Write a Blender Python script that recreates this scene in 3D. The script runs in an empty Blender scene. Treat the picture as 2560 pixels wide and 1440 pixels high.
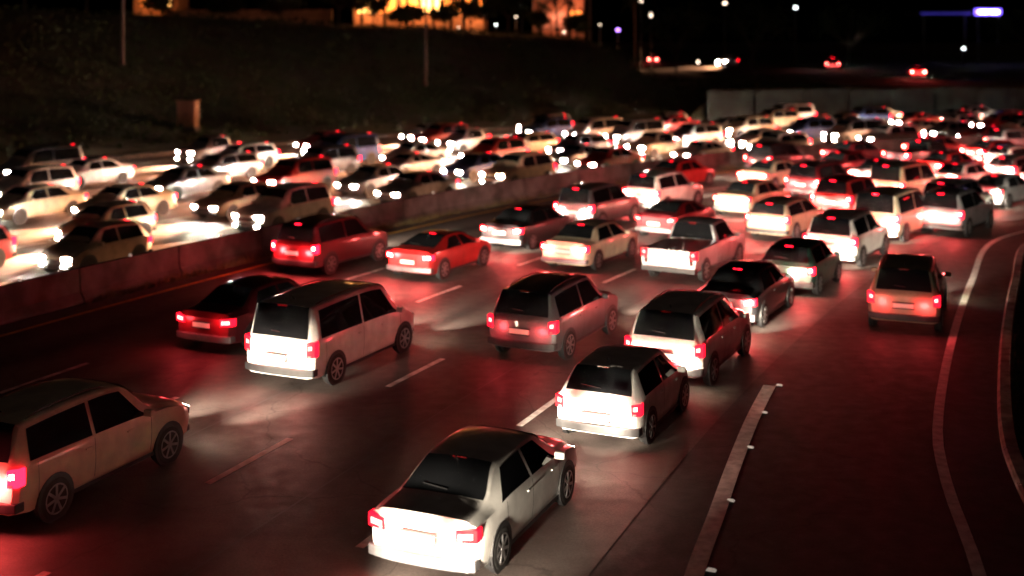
import bpy, bmesh, math, random
import numpy as np
from mathutils import Vector, Matrix

random.seed(11)
R = random.Random(5)
sc = bpy.context.scene
C = sc.collection
rad = math.radians

# ------------------------------------------------------------------ camera, world, light, exposure
cam_data = bpy.data.cameras.new('camera')
cam = bpy.data.objects.new('camera', cam_data)
C.objects.link(cam)
cam.location = (0, 0, 7.9)
cam.rotation_euler = (rad(90), 0, 0)
cam_data.sensor_width = 36
cam_data.lens = 3000 / 2560 * 36
cam_data.shift_y = -620 / 2560
cam_data.clip_end = 6000
cam_data.dof.use_dof = True
cam_data.dof.focus_distance = 22
cam_data.dof.aperture_fstop = 0.4
sc.camera = cam

world = bpy.data.worlds.new('World')
sc.world = world
world.use_nodes = True
wn = world.node_tree
sky = wn.nodes.new('ShaderNodeTexSky')
sky.sky_type = 'NISHITA'
sky.sun_disc = False
sky.sun_elevation = rad(-5)
sky.sun_rotation = rad(200)
wn.links.new(sky.outputs[0], wn.nodes['Background'].inputs[0])
wn.nodes['Background'].inputs[1].default_value = 0.05

sun_data = bpy.data.lights.new('sun', 'SUN')
sun_data.energy = 0.03
sun_data.angle = rad(12)
sun_data.color = (1.0, 0.62, 0.48)
sun = bpy.data.objects.new('sun', sun_data)
sun.rotation_euler = (rad(40), 0, rad(20))
C.objects.link(sun)

sc.view_settings.view_transform = 'Standard'
sc.view_settings.look = 'None'
sc.view_settings.gamma = 1
sc.view_settings.use_curve_mapping = False
sc.view_settings.exposure = 0.0
sc.cycles.use_denoising = True
sc.cycles.max_bounces = 5
sc.cycles.diffuse_bounces = 2
sc.cycles.glossy_bounces = 3
sc.cycles.sample_clamp_indirect = 3
sc.cycles.sample_clamp_direct = 0
sc.cycles.use_light_tree = True

# ------------------------------------------------------------------ materials
def mat(name, col, rough=0.6, metal=0.0, coat=0.0, emit=None, strength=0.0, noise=0.0, nscale=8.0, bump=0.0, col2=None, sample=None, spec=0.5):
    m = bpy.data.materials.new(name)
    m.use_nodes = True
    nt = m.node_tree
    b = nt.nodes['Principled BSDF']
    b.inputs['Base Color'].default_value = (*col, 1)
    b.inputs['Roughness'].default_value = rough
    b.inputs['Metallic'].default_value = metal
    b.inputs['Coat Weight'].default_value = coat
    b.inputs['Coat Roughness'].default_value = 0.06
    b.inputs['Specular IOR Level'].default_value = spec
    if emit:
        b.inputs['Emission Color'].default_value = (*emit, 1)
        b.inputs['Emission Strength'].default_value = strength
        if sample:
            m.cycles.emission_sampling = sample
    if noise or bump or col2:
        tc = nt.nodes.new('ShaderNodeTexCoord')
        n = nt.nodes.new('ShaderNodeTexNoise')
        n.inputs['Scale'].default_value = nscale
        n.inputs['Detail'].default_value = 6
        nt.links.new(tc.outputs['Object'], n.inputs['Vector'])
        mx = nt.nodes.new('ShaderNodeMix')
        mx.data_type = 'RGBA'
        c2 = col2 or tuple(c * (1 - noise) for c in col)
        mx.inputs[6].default_value = (*c2, 1)
        mx.inputs[7].default_value = (*(col if col2 else tuple(min(1, c * (1 + noise)) for c in col)), 1)
        rp = nt.nodes.new('ShaderNodeValToRGB')
        rp.color_ramp.elements[0].position = 0.35
        rp.color_ramp.elements[1].position = 0.65
        nt.links.new(n.outputs[0], rp.inputs[0])
        nt.links.new(rp.outputs[0], mx.inputs[0])
        nt.links.new(mx.outputs[2], b.inputs['Base Color'])
        if bump:
            n2 = nt.nodes.new('ShaderNodeTexNoise')
            n2.inputs['Scale'].default_value = nscale * 8
            n2.inputs['Detail'].default_value = 4
            nt.links.new(tc.outputs['Object'], n2.inputs['Vector'])
            bp = nt.nodes.new('ShaderNodeBump')
            bp.inputs['Strength'].default_value = bump
            bp.inputs['Distance'].default_value = 0.02
            nt.links.new(n2.outputs[0], bp.inputs['Height'])
            nt.links.new(bp.outputs[0], b.inputs['Normal'])
    return m

def road_mat(name, col, col2, rough, tracks=True):
    """pavement: patches, fine aggregate, tyre-worn tracks and an oil strip along each lane, hairline cracks"""
    m = bpy.data.materials.new(name); m.use_nodes = True
    nt = m.node_tree; N = nt.nodes; L = nt.links
    b = N['Principled BSDF']
    b.inputs['Specular IOR Level'].default_value = 0.35
    tc = N.new('ShaderNodeTexCoord')
    def noise(scale, detail, src='Object'):
        n = N.new('ShaderNodeTexNoise'); n.inputs['Scale'].default_value = scale; n.inputs['Detail'].default_value = detail
        L.new(tc.outputs[src], n.inputs['Vector']); return n.outputs[0]
    def rng(x, a, b_, c, d):
        n = N.new('ShaderNodeMapRange'); n.inputs[1].default_value = a; n.inputs[2].default_value = b_; n.inputs[3].default_value = c; n.inputs[4].default_value = d
        L.new(x, n.inputs[0]); return n.outputs[0]
    def mth(op, x, y):
        n = N.new('ShaderNodeMath'); n.operation = op
        for k, v in enumerate((x, y)):
            if v is None: continue
            if isinstance(v, (int, float)): n.inputs[k].default_value = v
            else: L.new(v, n.inputs[k])
        return n.outputs[0]
    big = rng(noise(0.3, 5), .35, .65, 0, 1)
    mx = N.new('ShaderNodeMix'); mx.data_type = 'RGBA'
    mx.inputs[6].default_value = (*col2, 1); mx.inputs[7].default_value = (*col, 1)
    L.new(big, mx.inputs[0])
    fac = rng(noise(22, 6), .3, .7, .72, 1.22)
    if tracks:
        sx = N.new('ShaderNodeSeparateXYZ'); L.new(tc.outputs['UV'], sx.inputs[0])
        wob = mth('ADD', sx.outputs[0], rng(noise(0.12, 2), 0, 1, -.25, .25))
        c1 = mth('COSINE', mth('MULTIPLY', wob, 2 * math.pi / 1.925), None)
        fac = mth('MULTIPLY', fac, rng(c1, -1, 1, 1.15, .74))
        c2 = mth('COSINE', mth('MULTIPLY', mth('SUBTRACT', wob, 1.925), 2 * math.pi / 3.85), None)
        fac = mth('MULTIPLY', fac, rng(c2, .8, 1, 1.0, .62))
    vo = N.new('ShaderNodeTexVoronoi'); vo.feature = 'DISTANCE_TO_EDGE'; vo.inputs['Scale'].default_value = .22
    wv = N.new('ShaderNodeVectorMath'); wv.operation = 'ADD'
    nn = N.new('ShaderNodeTexNoise'); nn.inputs['Scale'].default_value = .8; nn.inputs['Detail'].default_value = 6
    L.new(tc.outputs['Object'], nn.inputs['Vector'])
    L.new(tc.outputs['Object'], wv.inputs[0]); L.new(nn.outputs[1], wv.inputs[1]); L.new(wv.outputs[0], vo.inputs['Vector'])
    fac = mth('MULTIPLY', fac, rng(vo.outputs['Distance'], 0.0, .006, .45, 1))
    ml = N.new('ShaderNodeVectorMath'); ml.operation = 'SCALE'
    L.new(mx.outputs[2], ml.inputs[0]); L.new(fac, ml.inputs[3])
    L.new(ml.outputs[0], b.inputs['Base Color'])
    L.new(rng(noise(3, 6), .3, .7, rough - .06, rough + .12), b.inputs['Roughness'])
    bp = N.new('ShaderNodeBump'); bp.inputs['Strength'].default_value = .5; bp.inputs['Distance'].default_value = .012
    L.new(noise(45, 3), bp.inputs['Height']); L.new(bp.outputs[0], b.inputs['Normal'])
    return m

M = {}
M['concrete_road'] = road_mat('worn concrete pavement', (0.10, 0.078, 0.072), (0.06, 0.047, 0.043), 0.55)
M['asphalt'] = road_mat('dark asphalt', (0.042, 0.034, 0.032), (0.026, 0.022, 0.021), 0.62, False)
M['paint_white'] = mat('road paint white', (0.82, 0.78, 0.74), 0.5, noise=0.25, nscale=5, bump=0.1)
M['paint_worn'] = mat('road paint worn', (0.55, 0.5, 0.47), 0.5, noise=0.4, nscale=4, bump=0.1)
M['paint_yellow'] = mat('road paint yellow', (0.7, 0.36, 0.05), 0.5, noise=0.3, nscale=4, bump=0.1)
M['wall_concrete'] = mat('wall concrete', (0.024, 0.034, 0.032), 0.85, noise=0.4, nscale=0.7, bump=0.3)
M['concrete'] = mat('barrier concrete', (0.095, 0.075, 0.072), 0.85, noise=0.5, nscale=1.2, bump=0.3)
M['soil'] = mat('dry soil', (0.06, 0.045, 0.035), 0.95, noise=0.4, nscale=0.6, bump=0.5)
M['slope'] = mat('grass slope', (0.03, 0.042, 0.018), 0.95, noise=0.5, nscale=0.25, bump=0.6, col2=(0.035, 0.025, 0.015))
M['leaf_dark'] = mat('dark leaves', (0.028, 0.042, 0.017), 0.9, spec=0.15, noise=0.4, nscale=0.7)
M['leaf_dry'] = mat('dry weeds', (0.11, 0.08, 0.03), 0.7, noise=0.4, nscale=0.7)
M['bark'] = mat('bark', (0.07, 0.05, 0.035), 0.9, noise=0.3, nscale=3, bump=0.4)
M['kerb'] = mat('pale kerb concrete', (0.34, 0.29, 0.27), 0.8, noise=0.4, nscale=2.5, bump=0.3)
M['steel'] = mat('galvanised steel', (0.16, 0.14, 0.14), 0.55, metal=0.5, noise=0.15, nscale=3)
M['dark_steel'] = mat('dark steel', (0.08, 0.08, 0.08), 0.5, metal=0.5, noise=0.2, nscale=3)
M['rubber'] = mat('tyre rubber', (0.015, 0.015, 0.015), 0.8, noise=0.2, nscale=9)
M['plastic'] = mat('black plastic', (0.02, 0.02, 0.022), 0.5, noise=0.2, nscale=9)
M['alloy'] = mat('wheel alloy', (0.5, 0.5, 0.52), 0.3, metal=0.9, noise=0.1, nscale=9)
M['glass'] = mat('dark tinted glass', (0.012, 0.013, 0.015), 0.05, spec=0.8, noise=0.1, nscale=1)
M['head_lens'] = mat('lit headlight', (0.9, 0.9, 0.9), 0.1, emit=(1.0, 0.84, 0.62), strength=260, sample='NONE')
M['head_lens_cool'] = mat('lit headlight cool', (0.9, 0.9, 0.9), 0.1, emit=(0.9, 0.86, 1.0), strength=90, sample='NONE')
M['head_far'] = mat('oncoming lit headlight', (0.9, 0.9, 0.9), 0.1, emit=(1.0, 0.86, 0.72), strength=1100, sample='NONE')
M['head_off'] = mat('headlight housing', (0.5, 0.5, 0.5), 0.1, metal=0.6)
M['tail_lens'] = mat('lit tail light', (0.5, 0.01, 0.01), 0.15, emit=(1.0, 0.005, 0.018), strength=12, sample='NONE')
M['tail_core'] = mat('lit tail light core', (0.8, 0.1, 0.1), 0.15, emit=(1.0, 0.24, 0.16), strength=110, sample='NONE')
M['tail_off'] = mat('unlit red lens', (0.25, 0.006, 0.01), 0.2)
M['tail_core_dim'] = mat('lit tail light core dim', (0.8, 0.1, 0.1), 0.15, emit=(1.0, 0.12, 0.1), strength=16, sample='NONE')
M['tail_dim'] = mat('lit tail light dim', (0.5, 0.01, 0.01), 0.15, emit=(1.0, 0.005, 0.018), strength=4, sample='NONE')
M['indicator'] = mat('lit amber indicator', (0.8, 0.3, 0.02), 0.15, emit=(1.0, 0.45, 0.03), strength=9, sample='NONE')
M['plate'] = mat('number plate with glow', (0.7, 0.68, 0.62), 0.4, emit=(1.0, 0.7, 0.5), strength=0.08, sample='NONE')  # plate is no lamp; its slight emission stands in for light falling on it
M['stucco'] = mat('warm stucco', (0.36, 0.2, 0.12), 0.9, noise=0.2, nscale=0.8, bump=0.2)
M['roof_tile'] = mat('roof covering', (0.14, 0.07, 0.05), 0.8, noise=0.3, nscale=1.5, bump=0.3)
M['win_orange'] = mat('lit orange window', (0.5, 0.3, 0.1), 0.3, emit=(1.0, 0.23, 0.035), strength=4, noise=0.2, nscale=1, sample='NONE')
M['win_yellow'] = mat('lit yellow window', (0.5, 0.4, 0.2), 0.3, emit=(1.0, 0.48, 0.12), strength=9, noise=0.2, nscale=1, sample='NONE')
M['win_dim'] = mat('dimly lit window', (0.3, 0.2, 0.15), 0.3, emit=(1.0, 0.25, 0.12), strength=0.35, noise=0.2, nscale=1, sample='NONE')
M['lamp_white'] = mat('lit white lamp', (0.9, 0.9, 0.9), 0.3, emit=(0.9, 1.0, 0.97), strength=9, sample='NONE')
M['lamp_warm'] = mat('lit warm lamp', (0.9, 0.9, 0.9), 0.3, emit=(1.0, 0.75, 0.55), strength=8, sample='NONE')
M['lamp_violet'] = mat('lit violet lamp', (0.9, 0.9, 0.9), 0.3, emit=(0.45, 0.2, 1.0), strength=9, sample='NONE')
M['sign_violet'] = mat('lit violet sign face', (0.5, 0.4, 0.9), 0.3, emit=(0.16, 0.08, 1.0), strength=5, sample='NONE')
M['sign_core'] = mat('lit white tube', (0.9, 0.9, 0.9), 0.3, emit=(0.8, 0.7, 1.0), strength=14, sample='NONE')
M['sign_dimblue'] = mat('dim blue tube', (0.3, 0.3, 0.5), 0.3, emit=(0.1, 0.07, 1.0), strength=0.5, sample='NONE')
M['reflector'] = mat('white reflector with glow', (0.85, 0.82, 0.8), 0.25, emit=(1.0, 0.85, 0.7), strength=0.25, sample='NONE')  # faint emission imitates the light a reflector throws back

PAINT = {}
for k, c, mt in (('white', (0.82, 0.81, 0.78), 0), ('silver', (0.45, 0.46, 0.48), 0.5), ('grey', (0.16, 0.16, 0.17), 0.4),
                 ('black', (0.012, 0.012, 0.014), 0.1), ('red', (0.38, 0.02, 0.02), 0.1), ('maroon', (0.12, 0.012, 0.018), 0.2),
                 ('blue', (0.03, 0.06, 0.2), 0.3), ('beige', (0.5, 0.42, 0.3), 0.3), ('green', (0.04, 0.1, 0.08), 0.3),
                 ('cream', (0.75, 0.66, 0.48), 0)):
    PAINT[k] = mat('car paint ' + k, c, 0.42, metal=mt, coat=0.6, noise=0.16, nscale=2.5)

# ------------------------------------------------------------------ helpers
def finish(name, bm, m, parent=None, smooth=False, bevel=0.0, loc=None):
    me = bpy.data.meshes.new(name)
    bmesh.ops.recalc_face_normals(bm, faces=bm.faces[:])
    if bevel:
        try:
            es = [e for e in bm.edges if len(e.link_faces) == 2 and e.calc_face_angle(0) > rad(28)]
            bmesh.ops.bevel(bm, geom=es, offset=bevel, segments=2, profile=0.6, affect='EDGES', clamp_overlap=True)
        except Exception:
            pass
    bm.to_mesh(me)
    bm.free()
    me.materials.append(m)
    if smooth:
        for p in me.polygons:
            p.use_smooth = True
        me.set_sharp_from_angle(angle=rad(38))
    o = bpy.data.objects.new(name, me)
    C.objects.link(o)
    if parent:
        o.parent = parent
    if loc is not None:
        o.location = loc
    return o

def box(bm, x0, x1, y0, y1, z0, z1, mtx=None):
    v = [bm.verts.new((x, y, z)) for x in (x0, x1) for y in (y0, y1) for z in (z0, z1)]
    for f in ((0, 1, 3, 2), (4, 6, 7, 5), (0, 4, 5, 1), (2, 3, 7, 6), (0, 2, 6, 4), (1, 5, 7, 3)):
        bm.faces.new([v[i] for i in f])
    if mtx:
        bmesh.ops.transform(bm, matrix=mtx, verts=v)
    return v

def tube(bm, a, b, r0, r1, n=10, cap=True):
    a, b = Vector(a), Vector(b)
    d = (b - a).normalized()
    u = d.orthogonal().normalized()
    w = d.cross(u)
    ra, rb = [], []
    for i in range(n):
        t = 2 * math.pi * i / n
        o = u * math.cos(t) + w * math.sin(t)
        ra.append(bm.verts.new(a + o * r0))
        rb.append(bm.verts.new(b + o * r1))
    for i in range(n):
        bm.faces.new((ra[i], ra[(i + 1) % n], rb[(i + 1) % n], rb[i]))
    if cap:
        bm.faces.new(ra[::-1])
        bm.faces.new(rb)

def B(): return bmesh.new()

def tag(o, label=None, cat=None, group=None, kind=None):
    if label: o['label'] = label
    if cat: o['category'] = cat
    if group: o['group'] = group
    if kind: o['kind'] = kind
    return o

def empty(name, loc=(0, 0, 0), rz=0.0):
    o = bpy.data.objects.new(name, None)
    o.empty_display_size = 0.3
    o.location = loc
    o.rotation_euler = (0, 0, rz)
    C.objects.link(o)
    return o

def lobj(name, kind, parent, loc, energy, color, rot=None, size=0.1, spot=None, blend=0.6):
    d = bpy.data.lights.new(name, kind)
    d.energy = energy
    d.color = color
    d.shadow_soft_size = size
    if spot:
        d.spot_size = rad(spot)
        d.spot_blend = blend
    o = bpy.data.objects.new(name, d)
    o.location = loc
    if rot: o.rotation_euler = rot
    o.parent = parent
    C.objects.link(o)
    return o

def px(u, v, Y):
    """point whose pixel in the photograph (2560 wide) is u, v at depth Y"""
    return Vector(((u - 1280) / 3000 * Y, Y, 7.9 - (v - 100) * Y / 3000))

# ------------------------------------------------------------------ reference line of the motorway (left line of the rightmost lane)
RP = np.array([(-14, -12), (-9.6, 0), (-5.1, 12), (-.9, 22.2), (1.3, 27.2), (3.9, 32.5), (7.4, 39.2), (12.0, 46.8), (17.5, 54), (24, 61),
               (32.5, 67.5), (44, 72.5), (60, 76), (82, 77.5), (112, 76)], float)
def crom(P, n=40):
    P = np.asarray(P, float)
    Q = np.vstack([2 * P[0] - P[1], P, 2 * P[-1] - P[-2]])
    o = []
    for i in range(1, len(Q) - 2):
        a, b, c, d = Q[i - 1:i + 3]
        for t in np.arange(n) / n:
            o.append(.5 * ((2 * b) + (c - a) * t + (2 * a - 5 * b + 4 * c - d) * t * t + (3 * b - a - 3 * c + d) * t ** 3))
    o.append(P[-1])
    return np.array(o)
class Path:
    def __init__(self, P, smooth=True):
        c = crom(P)
        s = np.r_[0, np.cumsum(np.hypot(*np.diff(c, axis=0).T))]
        self.S = np.arange(0, s[-1], .5)
        self.L = self.S[-1]
        c = np.c_[np.interp(self.S, s, c[:, 0]), np.interp(self.S, s, c[:, 1])]
        if smooth:
            k = np.exp(-np.arange(-20, 21) ** 2 / 100.)
            k /= k.sum()
            cp = np.vstack([2 * c[0] - c[20:0:-1], c, 2 * c[-1] - c[-2:-22:-1]])
            c = np.c_[np.convolve(cp[:, 0], k, 'valid'), np.convolve(cp[:, 1], k, 'valid')]
        self.C = c
        t = np.gradient(c, axis=0)
        self.T = t / np.hypot(*t.T)[:, None]
    def pt(self, q, off=0.0):
        c = [float(np.interp(q, self.S, self.C[:, i])) for i in (0, 1)]
        t = [float(np.interp(q, self.S, self.T[:, i])) for i in (0, 1)]
        l = math.hypot(*t)
        t = [t[0] / l, t[1] / l]
        return (c[0] - off * t[1], c[1] + off * t[0]), math.atan2(t[0], t[1])
ref = Path(RP)
QMAX = ref.L

def strip(path, q0, q1, o0, o1, z, step=1.5, bm=None, nx=1):
    bm = bm or B()
    uv = bm.loops.layers.uv.new('across and along')
    n = max(1, int((q1 - q0) / step))
    rows = []
    co = {}
    for i in range(n + 1):
        q = q0 + (q1 - q0) * i / n
        row = []
        for j in range(nx + 1):
            o = o0 + (o1 - o0) * j / nx
            p, _ = path.pt(q, o)
            v = bm.verts.new((p[0], p[1], z))
            co[v] = (o, q)
            row.append(v)
        rows.append(row)
    for a, b in zip(rows, rows[1:]):
        for j in range(nx):
            f = bm.faces.new((a[j], a[j + 1], b[j + 1], b[j]))
            for l in f.loops: l[uv].uv = co[l.vert]
    return bm

def sweep(path, q0, q1, off, prof, step=2.0, bm=None, z=0.0, cap=True):
    """closed profile [(across, up)] swept along the path"""
    bm = bm or B()
    n = max(1, int(math.ceil((q1 - q0) / step)))
    rows = []
    for i in range(n + 1):
        q = q0 + (q1 - q0) * i / n
        row = []
        for a, h in prof:
            p, _ = path.pt(q, off + a)
            row.append(bm.verts.new((p[0], p[1], z + h)))
        rows.append(row)
    m = len(prof)
    for a, b in zip(rows, rows[1:]):
        for j in range(m):
            bm.faces.new((a[j], a[(j + 1) % m], b[(j + 1) % m], b[j]))
    if cap:
        bm.faces.new(rows[0][::-1])
        bm.faces.new(rows[-1])
    return bm

# ------------------------------------------------------------------ ground and roads
bm = B()
g = 3000
vs = [bm.verts.new(p) for p in ((-g, -200, -0.06), (g, -200, -0.06), (g, g, -0.06), (-g, g, -0.06))]
bm.faces.new(vs)
tag(finish('ground', bm, M['soil']), kind='structure')

LANE = 3.85
road = tag(finish('road', strip(ref, 0, QMAX - 1, -3.6, 16.5, 0.0, nx=6), M['concrete_road']), kind='structure')
oncoming = tag(finish('oncoming_road', strip(ref, 0, QMAX - 1, 17.2, 49.4, 0.0, nx=8), M['concrete_road']), kind='structure')

EDGE = Path([px(x, y, 23700 / (y - 100)).xy[:] for x, y in ((2560, 1900), (2450, 1440), (2365, 1200), (2345, 1050), (2380, 850), (2430, 700), (2482, 604))]
            + [(23.4, 51.6), (29.4, 57.6), (37.5, 63), (48.5, 67.6), (62, 70.6), (82, 72), (110, 70.6)], smooth=False)
GORE = Path([px(x, y, 23700 / (y - 100)).xy[:] for x, y in ((1600, 1900), (1735, 1440), (1790, 1290), (1832, 1170), (1880, 1050), (1925, 962))], smooth=False)
bm = B()
def edge_at(off, q): return EDGE.pt(q, off)[0]
n = 90
rows = []
for i in range(n + 1):
    t = i / n
    a, _ = EDGE.pt(t * (EDGE.L - 1), -1.75)
    qq = 18 + t * (QMAX - 18 - 12)
    b, _ = ref.pt(qq, -3.4)
    rows.append([bm.verts.new((a[0] + (b[0] - a[0]) * k / 4, a[1] + (b[1] - a[1]) * k / 4, -0.012)) for k in range(5)])
for a, b in zip(rows, rows[1:]):
    for k in range(4):
        bm.faces.new((a[k], a[k + 1], b[k + 1], b[k]))
ramp = tag(finish('exit_ramp', bm, M['asphalt']), kind='structure')

def mark(name, bm, m, parent): return finish(name, bm, m, parent)
for j, off in enumerate((0, LANE, 2 * LANE, 3 * LANE)):
    q = 20.0 + j * 1.3
    while q < 118:
        mark('lane_dash', strip(ref, q, q + 2.6, off - 0.075, off + 0.075, 0.006, 0.9), M['paint_white'] if j == 0 else M['paint_worn'], road)
        q += 6.4
for k in range(1, 7):
    off = 18.6 + 3.8 * k
    q = 40.0 + k
    while q < 130:
        mark('lane_dash', strip(ref, q, q + 2.6, off - 0.06, off + 0.06, 0.006, 0.9), M['paint_worn'], oncoming)
        q += 6.4
mark('edge_line', strip(ref, 10, QMAX - 2, 15.55, 15.7, 0.006), M['paint_yellow'], road)
mark('edge_line', strip(ref, 10, QMAX - 2, 18.1, 18.25, 0.006), M['paint_yellow'], oncoming)
mark('edge_line', strip(ref, 10, QMAX - 2, 46.7, 46.85, 0.006), M['paint_white'], oncoming)
mark('edge_line', strip(EDGE, 0.5, EDGE.L - 2, -0.1, 0.1, -0.004, 1.0), M['paint_white'], ramp)
mark('gore_line', strip(GORE, 0.5, GORE.L - 0.05, -0.14, 0.14, 0.006, 0.5), M['paint_white'], ramp)
# tar joints between the concrete slabs of the main road
for off in (1.9, 5.8, 9.6):
    mark('tar_joint', strip(ref, 14, 120, off - 0.02, off + 0.02, 0.003, 2), M['plastic'], road)

# kerb of the ramp shoulder and dirt verge behind
kerb = empty('ramp_kerb')
q = 0.5
while q < 70:
    finish('kerb_stone', sweep(EDGE, q, q + 1.96, -1.3, [(-0.14, -0.05), (-0.14, 0.13), (0.08, 0.13), (0.13, 0.08), (0.14, -0.05)], 1.0), M['kerb'], kerb)
    q += 2.0
tag(kerb, 'low concrete kerb along the shoulder on the outside of the exit ramp', 'kerb')

# reflectors beside the gore line
for i, (x, y) in enumerate(((1948, 962), (1910, 1030), (1875, 1117), (1826, 1250), (1778, 1424))):
    p = px(x, y, 23700 / (y - 100))
    bm = B()
    prof = [(-0.075, 0), (-0.045, 0.022), (0.045, 0.022), (0.075, 0)]
    vv = []
    for yy, sx in ((-0.05, 1), (0.05, 1)):
        vv.append([bm.verts.new((a, yy * (1 if h == 0 else 0.6), h * 1.2)) for a, h in prof])
    for k in range(3): bm.faces.new((vv[0][k], vv[0][k + 1], vv[1][k + 1], vv[1][k]))
    bm.faces.new(vv[0]); bm.faces.new(vv[1][::-1])
    o = finish('road_reflector', bm, M['reflector'], loc=(p.x, p.y, -0.012))
    o.rotation_euler.z = -rad(24)
    w = ['farthest of the row, at the tip of the white gore line', 'second from the tip of the white gore line', 'third from the tip of the white gore line',
         'beside the lower half of the white gore line', 'nearest of the row, low in the photo by the gore line'][i]
    tag(o, 'small white road reflector, ' + w, 'road reflector', 'reflectors along the gore line')

# median barrier, in sections
barrier = empty('median_barrier')
prof = [(-0.3, 0), (-0.3, 0.08), (-0.13, 0.32), (-0.09, 1.02), (0.09, 1.02), (0.13, 0.32), (0.3, 0.08), (0.3, 0)]
q = 20
while q < 138:
    sec = finish('barrier_section', sweep(ref, q, q + 3.94, 16.9, prof, 1.4), M['concrete'], barrier)
    (rx_, ry_), rh_ = ref.pt(q + 2, 16.9)
    bm = B(); box(bm, -.05, .05, -.02, .02, 1.021, 1.1)
    rf = finish('barrier_reflector', bm, M['reflector'], sec); rf.location = (rx_, ry_, 0); rf.rotation_euler.z = -rh_
    q += 4.0
tag(barrier, 'long concrete median barrier curving between the two directions of traffic', 'barrier')

# far shoulder kerb
fk = empty('shoulder_kerb')
q = 40
while q < 100:
    finish('kerb_stone', sweep(ref, q, q + 3.97, 49.6, [(-0.2, 0), (-0.15, 0.3), (0.15, 0.3), (0.2, 0)], 2), M['concrete'], fk)
    q += 4
tag(fk, 'low concrete kerb along the far shoulder at the foot of the dark slope', 'kerb')

# ------------------------------------------------------------------ hillside behind the road
def top_height(u):
    return float(np.interp(u, [-400, 500, 900, 1280, 1450, 1650, 1760, 3200], [10.4, 10.1, 9.4, 8.5, 7.9, 5.2, 3.7, 3.6]))
def hill_z(x, y, q, off):
    u = 1280 + 3000 * x / max(y, 20)
    H = top_height(u)
    z = min(H, max(0, (off - 51) / 2.3))
    if q > 101:
        z = (2.65 + min(0.95, max(0, (off - 52) * 0.02))) if off > 51.6 else 0
    if off > 52.5:
        z += 0.22 * math.sin(x * 0.35 + 1) * math.sin(y * 0.29) + 0.12 * math.sin(x * 1.1) * math.cos(y * 0.9)
    return max(z, 0)
bm = B()
offs = [49.9, 51, 51.55, 51.75, 52.5, 54, 56, 58, 60, 63, 66, 69, 72, 75, 78, 82, 88, 95, 105, 120, 140, 170, 210, 280, 400, 700]
qs = [10 + 1.5 * i for i in range(int((QMAX - 12) / 1.5))]
rows = []
for q in qs:
    row = []
    for off in offs:
        p, _ = ref.pt(q, off)
        row.append(bm.verts.new((p[0], p[1], hill_z(p[0], p[1], q, off) - 0.02)))
    rows.append(row)
for a, b in zip(rows, rows[1:]):
    for k in range(len(offs) - 1):
        bm.faces.new((a[k], a[k + 1], b[k + 1], b[k]))
tag(finish('hillside', bm, M['slope'], smooth=True), kind='structure')
def hz(x, y):
    d = (ref.C - np.array([x, y]))
    i = int(np.argmin((d ** 2).sum(1)))
    off = math.hypot(*d[i])
    return hill_z(x, y, ref.S[i], off)

# retaining wall, panels between pilasters
wall = empty('retaining_wall')
q = 101.0
while q < 152:
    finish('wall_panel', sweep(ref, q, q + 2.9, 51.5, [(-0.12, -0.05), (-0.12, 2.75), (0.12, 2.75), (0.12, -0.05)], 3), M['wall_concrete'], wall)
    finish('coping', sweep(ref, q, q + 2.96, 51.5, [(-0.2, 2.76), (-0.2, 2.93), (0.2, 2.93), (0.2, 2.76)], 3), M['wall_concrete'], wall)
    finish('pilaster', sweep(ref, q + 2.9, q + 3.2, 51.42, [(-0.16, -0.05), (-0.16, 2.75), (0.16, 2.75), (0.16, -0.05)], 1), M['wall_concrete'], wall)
    q += 3.2
tag(wall, 'low grey panelled retaining wall behind the far oncoming lanes at the right', 'wall')

# ------------------------------------------------------------------ vegetation
def leaf_quads(bm, pts, size, rnd):
    for p in pts:
        a = Vector((rnd.gauss(0, 1), rnd.gauss(0, 1), rnd.gauss(0, 1))).normalized()
        b = a.orthogonal().normalized()
        s = size * rnd.uniform(0.6, 1.4)
        vs = [bm.verts.new(p + a * s), bm.verts.new(p + b * s * 0.5), bm.verts.new(p - a * s), bm.verts.new(p - b * s * 0.5)]
        bm.faces.new(vs)

def tree(loc, h, w, label, seed, leaves=1500):
    rnd = random.Random(seed)
    t = empty('tree', loc)
    bm = B()
    tube(bm, (0, 0, -0.3), (0.1, 0, h * 0.35), 0.05 * h ** 0.6, 0.035 * h ** 0.6, 8)
    pts = []
    tips = []
    for i in range(9):
        a = i * 2.4 + rnd.uniform(-0.4, 0.4)
        z0 = h * rnd.uniform(0.25, 0.36)
        r = w * rnd.uniform(0.25, 0.48)
        tip = Vector((math.cos(a) * r, math.sin(a) * r, h * rnd.uniform(0.5, 0.88)))
        tube(bm, (0.08, 0, z0), tip, 0.022 * h ** 0.6, 0.008 * h ** 0.6, 5)
        tips.append(tip)
    finish('trunk', bm, M['bark'], t)
    for tip in tips + [Vector((0, 0, h * 0.85))]:
        for _ in range(4):
            c = tip + Vector((rnd.gauss(0, w * 0.09), rnd.gauss(0, w * 0.09), rnd.gauss(0, h * 0.06)))
            rr = w * rnd.uniform(0.06, 0.13)
            for _ in range(leaves // 40):
                pts.append(c + Vector((rnd.gauss(0, rr), rnd.gauss(0, rr), rnd.gauss(0, rr * 0.75))))
    bm = B()
    leaf_quads(bm, pts, 0.2, rnd)
    finish('crown', bm, M['leaf_dark'], t)
    tag(t, label, 'tree', 'trees on top of the slope')

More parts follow.
